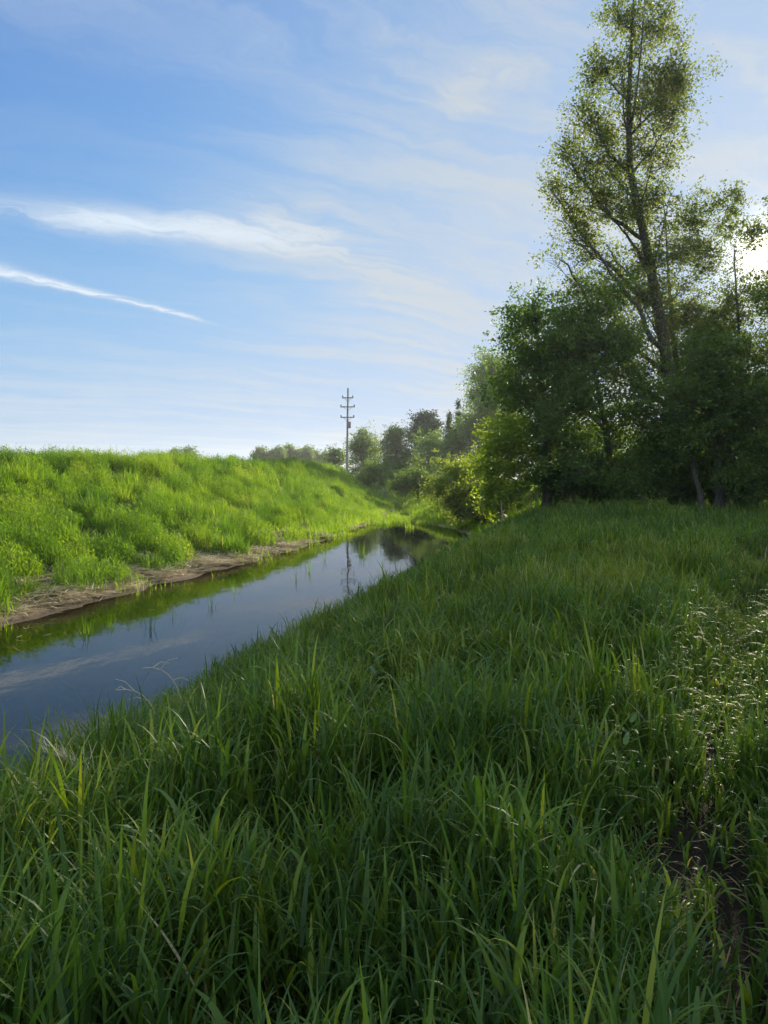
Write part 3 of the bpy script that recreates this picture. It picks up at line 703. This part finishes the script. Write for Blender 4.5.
make_tree('rounded_tree', 'rounded blue green tree peeping out left behind the fresh green tree', 'tree', 118,
          [(496, 485), (494, 440), (492, 390), (490, 360)],
          [(488, 368, 20, 20), (480, 390, 14, 18), (502, 385, 22, 30), (490, 420, 28, 30), (510, 430, 26, 40)], TB, limbs=130, subs=7, sub_len=2.9, leaves=28000, size=0.33, r0=0.32, spread=0.34)
make_tree('yellow_sapling', 'bright yellow green sapling glowing in the sun at the grove edge', 'tree', 34,
          [(503, 505), (501, 475), (500, 445), (500, 425)],
          [(500, 434, 24, 20), (486, 462, 24, 20), (514, 460, 20, 22), (500, 485, 28, 18), (520, 440, 12, 10), (496, 500, 22, 10)], TY, bark=M_BARK_PALE, limbs=110, subs=6, sub_len=0.8, leaves=12000, size=0.15, r0=0.09, spread=0.34, clump_tint=0.2, tint=(0.85, .3))
make_tree('willow_shrub', 'pale feathery willow shrub leaning over the far end of the creek', 'shrub', 42,
          [(482, 525), (470, 512), (458, 502), (450, 488)],
          [(456, 470, 26, 18), (438, 486, 16, 14), (474, 478, 24, 24), (455, 495, 28, 16), (484, 500, 22, 18), (466, 510, 24, 12)], TS, bark=M_BARK, limbs=140, subs=7, sub_len=0.9, leaves=20000, size=0.12, r0=0.15, spread=0.34, rise=0.5, extra_trunks=([(486, 525), (484, 505), (478, 485)],))
make_tree('dull_tree', 'dull olive tree standing in shade just right of the twin spruces', 'tree', 122,
          [(470, 490), (470, 460), (470, 425)],
          [(470, 425, 16, 18), (460, 445, 20, 22), (482, 440, 18, 28), (470, 470, 26, 20), (448, 462, 14, 20)], TB, limbs=130, subs=7, sub_len=2.6, leaves=24000, size=0.34, r0=0.3, spread=0.34, tint=(0.4, .2))
make_tree('creekside_tree', 'dark tree over the creek bend left of the twin spruces', 'tree', 136,
          [(441, 492), (440, 470), (434, 445)],
          [(432, 448, 18, 16), (418, 465, 18, 20), (440, 468, 16, 20), (428, 482, 26, 12)], TB, limbs=110, subs=7, sub_len=2.7, leaves=20000, size=0.36, r0=0.3, spread=0.34, tint=(0.35, .2))
make_tree('feathery_tree', 'light green feathery tree between the round pale tree and the dark pine', 'tree', 142,
          [(397, 490), (397, 460), (396, 432)],
          [(396, 438, 12, 13), (388, 452, 14, 14), (406, 455, 14, 18), (396, 472, 22, 16), (378, 468, 12, 10)], TG, limbs=100, subs=7, sub_len=2.4, leaves=15000, size=0.36, r0=0.3, spread=0.34, tint=(0.75, .2))
make_tree('pale_round_tree', 'round pale green tree directly right of the power pole', 'tree', 150,
          [(364, 480), (364, 460), (364, 438)],
          [(364, 440, 14, 12), (356, 450, 12, 12), (374, 452, 12, 14), (364, 464, 19, 12), (358, 477, 16, 9), (372, 478, 16, 9)], TG, limbs=100, subs=7, sub_len=2.2, leaves=14000, size=0.34, r0=0.35, spread=0.34, tint=(0.85, .2))
make_tree('small_round_tree', 'small round green tree just left of the power pole', 'tree', 158,
          [(336, 478), (336, 465), (336, 452)],
          [(336, 453, 8, 8), (331, 460, 8, 8), (341, 461, 8, 9), (336, 472, 11, 9), (345, 476, 9, 7)], TG, limbs=60, subs=6, sub_len=1.7, leaves=6000, size=0.34, r0=0.25, spread=0.34, tint=(0.6, .2))
make_tree('levee_shrub', 'low olive shrub at the end of the levee under the power pole', 'shrub', 118,
          [(374, 490), (374, 482), (374, 472)],
          [(374, 472, 14, 8), (362, 480, 10, 8), (388, 480, 12, 9)], TY, limbs=60, subs=6, sub_len=1.2, leaves=14000, size=0.22, r0=0.12, spread=0.34, tint=(0.15, .2))
make_tree('bank_shrub', 'dark shrub overhanging the far creek head behind the willow', 'shrub', 74,
          [(418, 492), (418, 486), (418, 476)],
          [(418, 478, 16, 9), (404, 486, 12, 7), (432, 484, 14, 9)], TD, limbs=60, subs=6, sub_len=1.1, leaves=14000, size=0.18, r0=0.12, spread=0.34)

# low shrubs under the grove
for px, D, wpx, hpx, lab in ((572, 36, 30, 24, 'dark low shrub at the left foot of the grove beside the pale dead stalks'),
                             (604, 34, 32, 34, 'dark low shrub right of the one beside the dead stalks'),
                             (640, 32, 32, 26, 'dark low shrub in front of the big leafy tree'),
                             (668, 35, 28, 40, 'shadowed low shrub at the foot of the leaning cottonwood'),
                             (712, 33, 32, 36, 'dark low shrub among the stems of the shadowed tree'),
                             (758, 30, 34, 40, 'dark low shrub at the far right beneath the low sun'),
                             (560, 50, 26, 40, 'shadowed thicket bush behind the fresh green tree'),
                             (600, 47, 34, 50, 'shadowed thicket bush showing between the fresh green and the big dark tree'),
                             (650, 49, 36, 46, 'shadowed thicket bush behind the foot of the leaning cottonwood'),
                             (700, 46, 36, 52, 'shadowed thicket bush behind the many stemmed tree'),
                             (752, 44, 38, 54, 'shadowed thicket bush furthest right, below the sun')):
    make_tree('understory_shrub', lab, 'shrub', D, [(px, 495), (px, 480), (px, 495 - hpx * 1.6)],
              [(px, 495 - hpx, wpx, hpx * .8), (px - wpx * .6, 497 - hpx * .4, wpx * .9, hpx * .6), (px + wpx * .6, 497 - hpx * .4, wpx * .9, hpx * .6)], TD,
              limbs=80, subs=7, sub_len=0.8, leaves=14000, size=0.115, r0=0.05, spread=0.36, group='shrubs under the grove')

# trees of the same grove carrying on to the right
for px, D, lab in ((850, 30, 'leafy grove tree standing furthest along the right bank'), (930, 26, 'leafy grove tree nearest the trail on the right bank'), (1040, 24, 'outermost leafy grove tree on the right bank')):
    make_tree('grove_tree', lab, 'tree', D, [(px, 495), (px + 4, 400), (px - 5, 300), (px, 200)],
              [(px, 220, 60, 60), (px - 40, 300, 55, 60), (px + 40, 310, 55, 60), (px, 400, 90, 60), (px - 10, 460, 80, 35)], TD, limbs=140, subs=8, sub_len=1.1, leaves=40000, size=0.14, r0=0.3, spread=0.34, group='grove trees on the right bank')

# spruces and pine
def conifer(name, label, D, px, top, bot, rpx, mat=TN, group=None):
    base = at(px, bot, D); base[2] = float(H(base[0], D)); apex = at(px, top, D)
    h = apex[2] - base[2]; rad = rpx * D / F
    root = empty(name, base); tag(root, label, 'tree', group)
    wood = [tubes(np.stack([base + [0, 0, -0.2], base + [0.05, 0, h * .5], apex])[None], np.array([[0.22, 0.13, 0.02]]), 7)]
    nb = 150; f = rng.uniform(0.08, 0.985, nb) ; ph = rng.uniform(-PI, PI, nb)
    L = rad * (1 - f) ** 0.85 * rng.uniform(0.75, 1.1, nb) + 0.12
    st = base + np.stack([0 * f, 0 * f, f * h], -1)
    en = st + np.stack([np.cos(ph) * L, np.sin(ph) * L, -0.25 * L + 0.1], -1)
    wood.append(tubes(np.stack([st, (st + en) / 2 + [0, 0, 0.05], en], 1), np.tile([0.04, 0.025, 0.01], (nb, 1)), 3))
    V, Fq = merge(wood); mesh_obj('trunk', V - base, [Fq], M_BARK, root)
    k = rng.choice(nb, 9000, p=L / L.sum()); u = rng.random(9000)
    c = st[k] + (en[k] - st[k]) * u[:, None] + rng.normal(0, 0.2, (9000, 3)) - np.array([0, 0, 0.12])
    Q = leaf_quads(c - base, np.full(9000, 0.42), aspect=0.3, droop=0.5)
    mesh_obj('crown', Q.reshape(-1, 3), [np.arange(36000).reshape(-1, 4)], mat, root, np.repeat(np.clip(rng.normal(.5, .2, 9000), 0, 1), 4), smooth=False)
conifer('spruce_tree', 'taller pointed spruce of the dark pair beside the dull olive tree', 128, 458, 398, 488, 13, group='twin spruces')
conifer('spruce_tree', 'shorter pointed spruce of the dark pair, left of its taller twin', 130, 449, 410, 488, 11, group='twin spruces')
make_tree('pine_tree', 'dark flat topped pine rising above the green trees at the creek bend', 'tree', 150,
          [(424, 492), (424, 460), (424, 420)],
          [(426, 421, 12, 7), (416, 430, 9, 6), (432, 431, 9, 7), (422, 440, 13, 6)], TN, limbs=60, subs=7, sub_len=1.7, leaves=14000, size=0.42, r0=0.28, spread=0.34, rise=0.4)

# ------------------------------------------------------------------ far trees behind the levee: one tree, copied
def copy_tree(o, loc, rz, s, label):
    c = o.copy(); col.objects.link(c); c.location = tuple(loc); c.rotation_euler = (0, 0, rz); c.scale = s
    c['label'] = label
    for ch in o.children:
        d = ch.copy(); col.objects.link(d); d.parent = c
    return c
FAR = [(262, 447.5, 'leftmost tree of the distant row, with a short flat crown'), (271, 450.5, 'second tree from the left in the distant row'), (280, 447.0, 'third tree from the left in the distant row'),
       (290, 445.5, 'tallest tree in the middle of the distant row'), (299, 449.5, 'tree right of the tallest one in the distant row'), (308, 446.8, 'third tree from the right in the distant row'),
       (316, 450.5, 'second tree from the right in the distant row'), (324, 452, 'rightmost tree of the distant row, beside the small round tree'),
       (176, 449, 'far left tree of the distant pair just showing over the levee'), (190, 447.5, 'right tree of the distant pair just showing over the levee'), (232, 456, 'tiny distant treetop just clearing the levee crest'), (276 - 134, 453, 'faintest distant treetop, alone over the left part of the levee')]
D0 = 270
proto = make_tree('distant_tree', FAR[0][2], 'tree', D0, [(FAR[0][0], 478), (FAR[0][0], 465), (FAR[0][0], 452)],
                  [(262, 453, 6, 5), (258, 459, 6, 6), (266, 459, 6, 6), (262, 467, 8, 7)], TG, limbs=40, subs=6, sub_len=2.2, leaves=7000, size=0.6, r0=0.35, spread=0.3, group='distant row of trees over the levee', tint=(0.7, .2))
h0 = at(262, 447.5, D0)[2] - proto.location.z
for px, top, lab in FAR[1:]:
    Y = D0 + rng.uniform(-10, 10)
    b0 = at(px, 470, Y); b0[2] = float(H(b0[0], Y)); s = (at(px, top, Y)[2] - b0[2]) / h0
    copy_tree(proto, b0, rng.uniform(0, 6.28), (s * rng.uniform(0.85, 1.15), s, s), lab)

# ------------------------------------------------------------------ power pole
def cyl(a, b, r1, r2, sides=12):
    P_ = np.stack([a, (np.array(a) + b) / 2, b]).astype(float)
    V, Fq = tubes(P_[None], np.array([[r1, (r1 + r2) / 2, r2]]), sides)
    return V, Fq
def box(c, sx_, sy_, sz_):
    s = np.array([[-1, -1, -1], [1, -1, -1], [1, 1, -1], [-1, 1, -1], [-1, -1, 1], [1, -1, 1], [1, 1, 1], [-1, 1, 1]]) * 0.5
    V = np.array(c) + s * [sx_, sy_, sz_]
    return V, np.array([[0, 3, 2, 1], [4, 5, 6, 7], [0, 1, 5, 4], [1, 2, 6, 5], [2, 3, 7, 6], [3, 0, 4, 7]])
M_POLE = bark_mat('weathered pole wood', (0.16, 0.145, 0.13), (0.26, 0.24, 0.215))
m_ins, q = new_mat('porcelain'); p = q.node('ShaderNodeBsdfPrincipled'); p.inputs['Base Color'].default_value = (0.06, 0.06, 0.065, 1); p.inputs['Roughness'].default_value = 0.6; finish(q, p.outputs[0])
m_met, q = new_mat('galvanised steel'); p = q.node('ShaderNodeBsdfPrincipled'); p.inputs['Base Color'].default_value = (0.16, 0.165, 0.17, 1); p.inputs['Metallic'].default_value = 0.2; p.inputs['Roughness'].default_value = 0.7; finish(q, p.outputs[0])
DP = 138.0
pb = at(346.5, 470, DP); pb[2] = float(H(pb[0], DP)); pt = at(348, 388, DP); hp = pt[2] - pb[2]
root = empty('power_pole', pb); tag(root, 'tall wooden power pole with three crossarms standing behind the end of the levee', 'utility pole')
V, Fq = cyl((0, 0, -0.5), (pt[0] - pb[0], 0, hp), 0.25, 0.14, 12); mesh_obj('pole', V, [Fq], M_POLE, root)
def poleat(py):
    z = at(347, py, DP)[2] - pb[2]; return (pt[0] - pb[0]) * z / hp, z
for py, half in ((398, 1.05), (407, 1.35), (417.5, 1.30)):
    x0_, z0_ = poleat(py)
    V, Fq = box((x0_, -0.28, z0_), half * 2, 0.16, 0.20); arm = mesh_obj('crossarm', V, [Fq], M_POLE, root, smooth=False)
    for s in (-1, 1):
        pr = [cyl((x0_ + s * (half - 0.12), -0.28, z0_ + 0.12), (x0_ + s * (half - 0.12), -0.28, z0_ + 0.42), 0.10, 0.12, 8),
              cyl((x0_ + s * (half - 0.12), -0.28, z0_ + 0.24), (x0_ + s * (half - 0.12), -0.28, z0_ + 0.30), 0.17, 0.15, 8)]
        V, Fq = merge(pr); mesh_obj('insulator', V, [Fq], m_ins, arm)
    pr = [cyl((x0_ + s * half * 0.55, -0.20, z0_ - 0.10), (x0_, -0.18, z0_ - 0.75), 0.035, 0.035, 6) for s in (-1, 1)]
    V, Fq = merge(pr); mesh_obj('brace', V, [Fq], m_met, arm)
x0_, z0_ = poleat(425)
V, Fq = merge([cyl((x0_ + .42, -0.1, z0_ - 0.6), (x0_ + .42, -0.1, z0_ + 0.6), 0.24, 0.24, 10), box((x0_ + .2, -.1, z0_), .3, .1, .1)]); mesh_obj('transformer', V, [Fq], m_met, root)
V, Fq = cyl((0.29, -0.1, 0), (0.22, -0.1, z0_ - .5), 0.05, 0.05, 6); mesh_obj('conduit', V, [Fq], m_met, root)

# ------------------------------------------------------------------ reed tufts in the water
TUFTS = [(88, 634, 9, 0.42, 'dark reed tuft in the water nearest the left edge of the photo'), (111, 627, 5, 0.30, 'small thin reed tuft right of the leftmost tuft in the water'),
         (151, 628, 8, 0.42, 'upright reed clump in mid creek left of the paired stems'), (178, 618, 3, 0.30, 'three thin reed stems below the straw covered bank'),
         (213, 607, 5, 0.40, 'reed tuft near the inner edge of the bank reflection'), (236, 592, 4, 0.35, 'sparse reed stems close to the mud bank'),
         (296, 580, 5, 0.45, 'reed tuft left of the reflection of the pole'), (308, 572, 4, 0.45, 'upper reed tuft left of the reflected pole, near the mud bank'),
         (326, 560, 4, 0.5, 'reed tuft by the narrow end of the mud bank'), (362, 555, 4, 0.55, 'reed tuft standing right of the reflected pole')]
for px, py, nbl, hh, lab in TUFTS:
    d = ray(px, py); k = -CAM[2] / d[2]; pos = CAM + d * k
    root_o = None
    N = max(nbl + 2, 6)
    bs = np.stack([rng.normal(0, 0.045, N), rng.normal(0, 0.045, N), np.full(N, -0.15)], -1)
    V = blades(bs, rng.uniform(0.6, 1.2, N) * hh + 0.15, rng.uniform(0.008, 0.014, N) * max(1, pos[1] / 13), rng.uniform(-PI, PI, N), rng.uniform(0.0, 0.35, N), rng.uniform(0, 0.7, N), 5)
    o = strips_obj('reed_tuft', [(V, np.clip(rng.normal(0.25, 0.12, N), 0, 1))], M_LEVEE); o.location = tuple(pos)
    tag(o, lab, 'reeds', 'reed tufts standing in the creek')

# ------------------------------------------------------------------ dead stalks at the grove edge
STALKS = [(501.5, 500, 525, 33, 'lone pale dead stalk standing apart left of the stalk bundle'), (526, 494, 510, 35, 'leftmost dead stalk of the pale bundle by the grove'), (529, 482, 509, 35, 'tall dead stalk beside the leftmost one in the pale bundle'),
          (531.5, 490, 508, 35.3, 'leaning dead stalk in the middle of the pale bundle'), (534.5, 476, 508, 35.2, 'tallest dead stalk in the pale bundle by the grove'), (537, 488, 507, 35, 'thick broken dead stalk on the right of the pale bundle'),
          (562, 486, 500, 34, 'thin dead stalk in front of the dark grove, left of two'), (570, 486, 501, 34, 'thin dead stalk in front of the dark grove, right of two')]
for px, y0, y1, D, lab in STALKS:
    a = at(px + rng.normal(0, .8), 505, D); a[2] = float(H(a[0], D)); b_ = at(px, y0, D)
    hgt = b_[2] - a[2]
    mid = np.array([(b_[0] - a[0]) * .5 + rng.normal(0, .03), rng.normal(0, .05), hgt * .55])
    V, Fq = tubes(np.stack([[0, 0, -.1], mid, [b_[0] - a[0], rng.normal(0, .1), hgt]])[None], np.array([[0.028, 0.022, 0.012]]), 6)
    br = []
    for k in range(3):
        z_ = hgt * rng.uniform(.5, .9); s = rng.choice([-1, 1])
        br.append(tubes(np.array([[mid[0], mid[1], z_], [mid[0] + s * .08, mid[1], z_ + .12], [mid[0] + s * .12, mid[1], z_ + .3]])[None], np.array([[.01, .008, .004]]), 4))
    V, Fq = merge([(V, Fq)] + br)
    o = mesh_obj('dead_stalk', V, [Fq], M_STRAW, tint=np.full(len(V), rng.uniform(.3, .7))); o.location = tuple(a); tag(o, lab, 'dead stalk', 'pale dead stalks at the grove edge')

# ------------------------------------------------------------------ pale grass plume and dry stems in the foreground
def plume(px, py, D, lab, lean=-0.5, n=110, scale=1.7):
    tip = at(px, py, D); b_ = tip + np.array([0.28, 0.15, 0]); b_[2] = float(H(b_[0], b_[1])); rel = tip - b_
    root = empty('grass_plume', b_); tag(root, lab, 'grass plume', 'pale grass plumes by the water')
    L = bez(np.zeros((1, 3)), np.array([[0.03, 0.02, rel[2] * .75]]), rel[None], 12)
    V, Fq = tubes(L, np.linspace(0.0028, 0.001, 12)[None], 5); mesh_obj('stem', V, [Fq], M_STRAW, root, np.full(len(V), .6))
    k = rng.uniform(0.58, 1.0, n); j = np.minimum((k * 11).astype(int), 10); fr_ = k * 11 - j
    st = L[0, j] * (1 - fr_[:, None]) + L[0, j + 1] * fr_[:, None]
    V = blades(st, rng.uniform(0.05, 0.13, n) * scale * (1.25 - k) * 1.8, np.full(n, 0.0036), rng.normal(PI, 0.7, n), rng.uniform(0.3, 0.9, n), rng.uniform(0.3, 1.1, n), 4)
    strips_obj('seed_head', [(V, rng.uniform(.6, 1, n))], M_STRAW, root)
plume(44, 752, 3.6, 'pale feathery grass plume leaning left by the near water edge')
def dry_stem(px, py, D, lab, curl):
    tip = at(px, py, D); b_ = tip + np.array([0.35, 0.1, 0]); b_[2] = float(H(b_[0], b_[1])); rel = tip - b_
    L = bez(np.zeros((1, 3)), np.array([[0.02, 0, rel[2] * 1.05]]), rel[None], 10)
    parts = [tubes(L, np.linspace(0.006, 0.003, 10)[None], 5)]
    for k in (5, 7, 8):
        e = L[0, k] + [curl * rng.uniform(.08, .2), rng.normal(0, .05), rng.uniform(-.02, .12)]
        parts.append(tubes(np.stack([L[0, k], (L[0, k] + e) / 2 + [0, 0, .03], e])[None], np.array([[.004, .003, .002]]), 4))
    V, Fq = merge(parts); o = mesh_obj('dry_stem', V, [Fq], M_STRAW, tint=np.full(len(V), .8)); o.location = tuple(b_); tag(o, lab, 'dry stem', 'dry stems over the creek edge')
dry_stem(116, 690, 6.2, 'bleached dry stem bent over the water edge', -1)
dry_stem(143, 668, 6.6, 'bleached forked dry stem above the bank grass, right of the bent one', 1)

# ------------------------------------------------------------------ evening haze over the fields
m_haze, q = new_mat('haze')
v = q.node('ShaderNodeVolumePrincipled'); v.inputs['Color'].default_value = (0.95, 0.97, 1.0, 1); v.inputs['Density'].default_value = 0.00025; v.inputs['Anisotropy'].default_value = 0.35
o_ = q.node('ShaderNodeOutputMaterial'); q.t.links.new(v.outputs[0], o_.inputs['Volume'])
V, Fq = box((0, 520, 18.0), 2600, 2400, 40.0)
o = mesh_obj('haze', V, [Fq], m_haze, smooth=False); tag(o, kind='stuff')
bpy.context.view_layer.update()
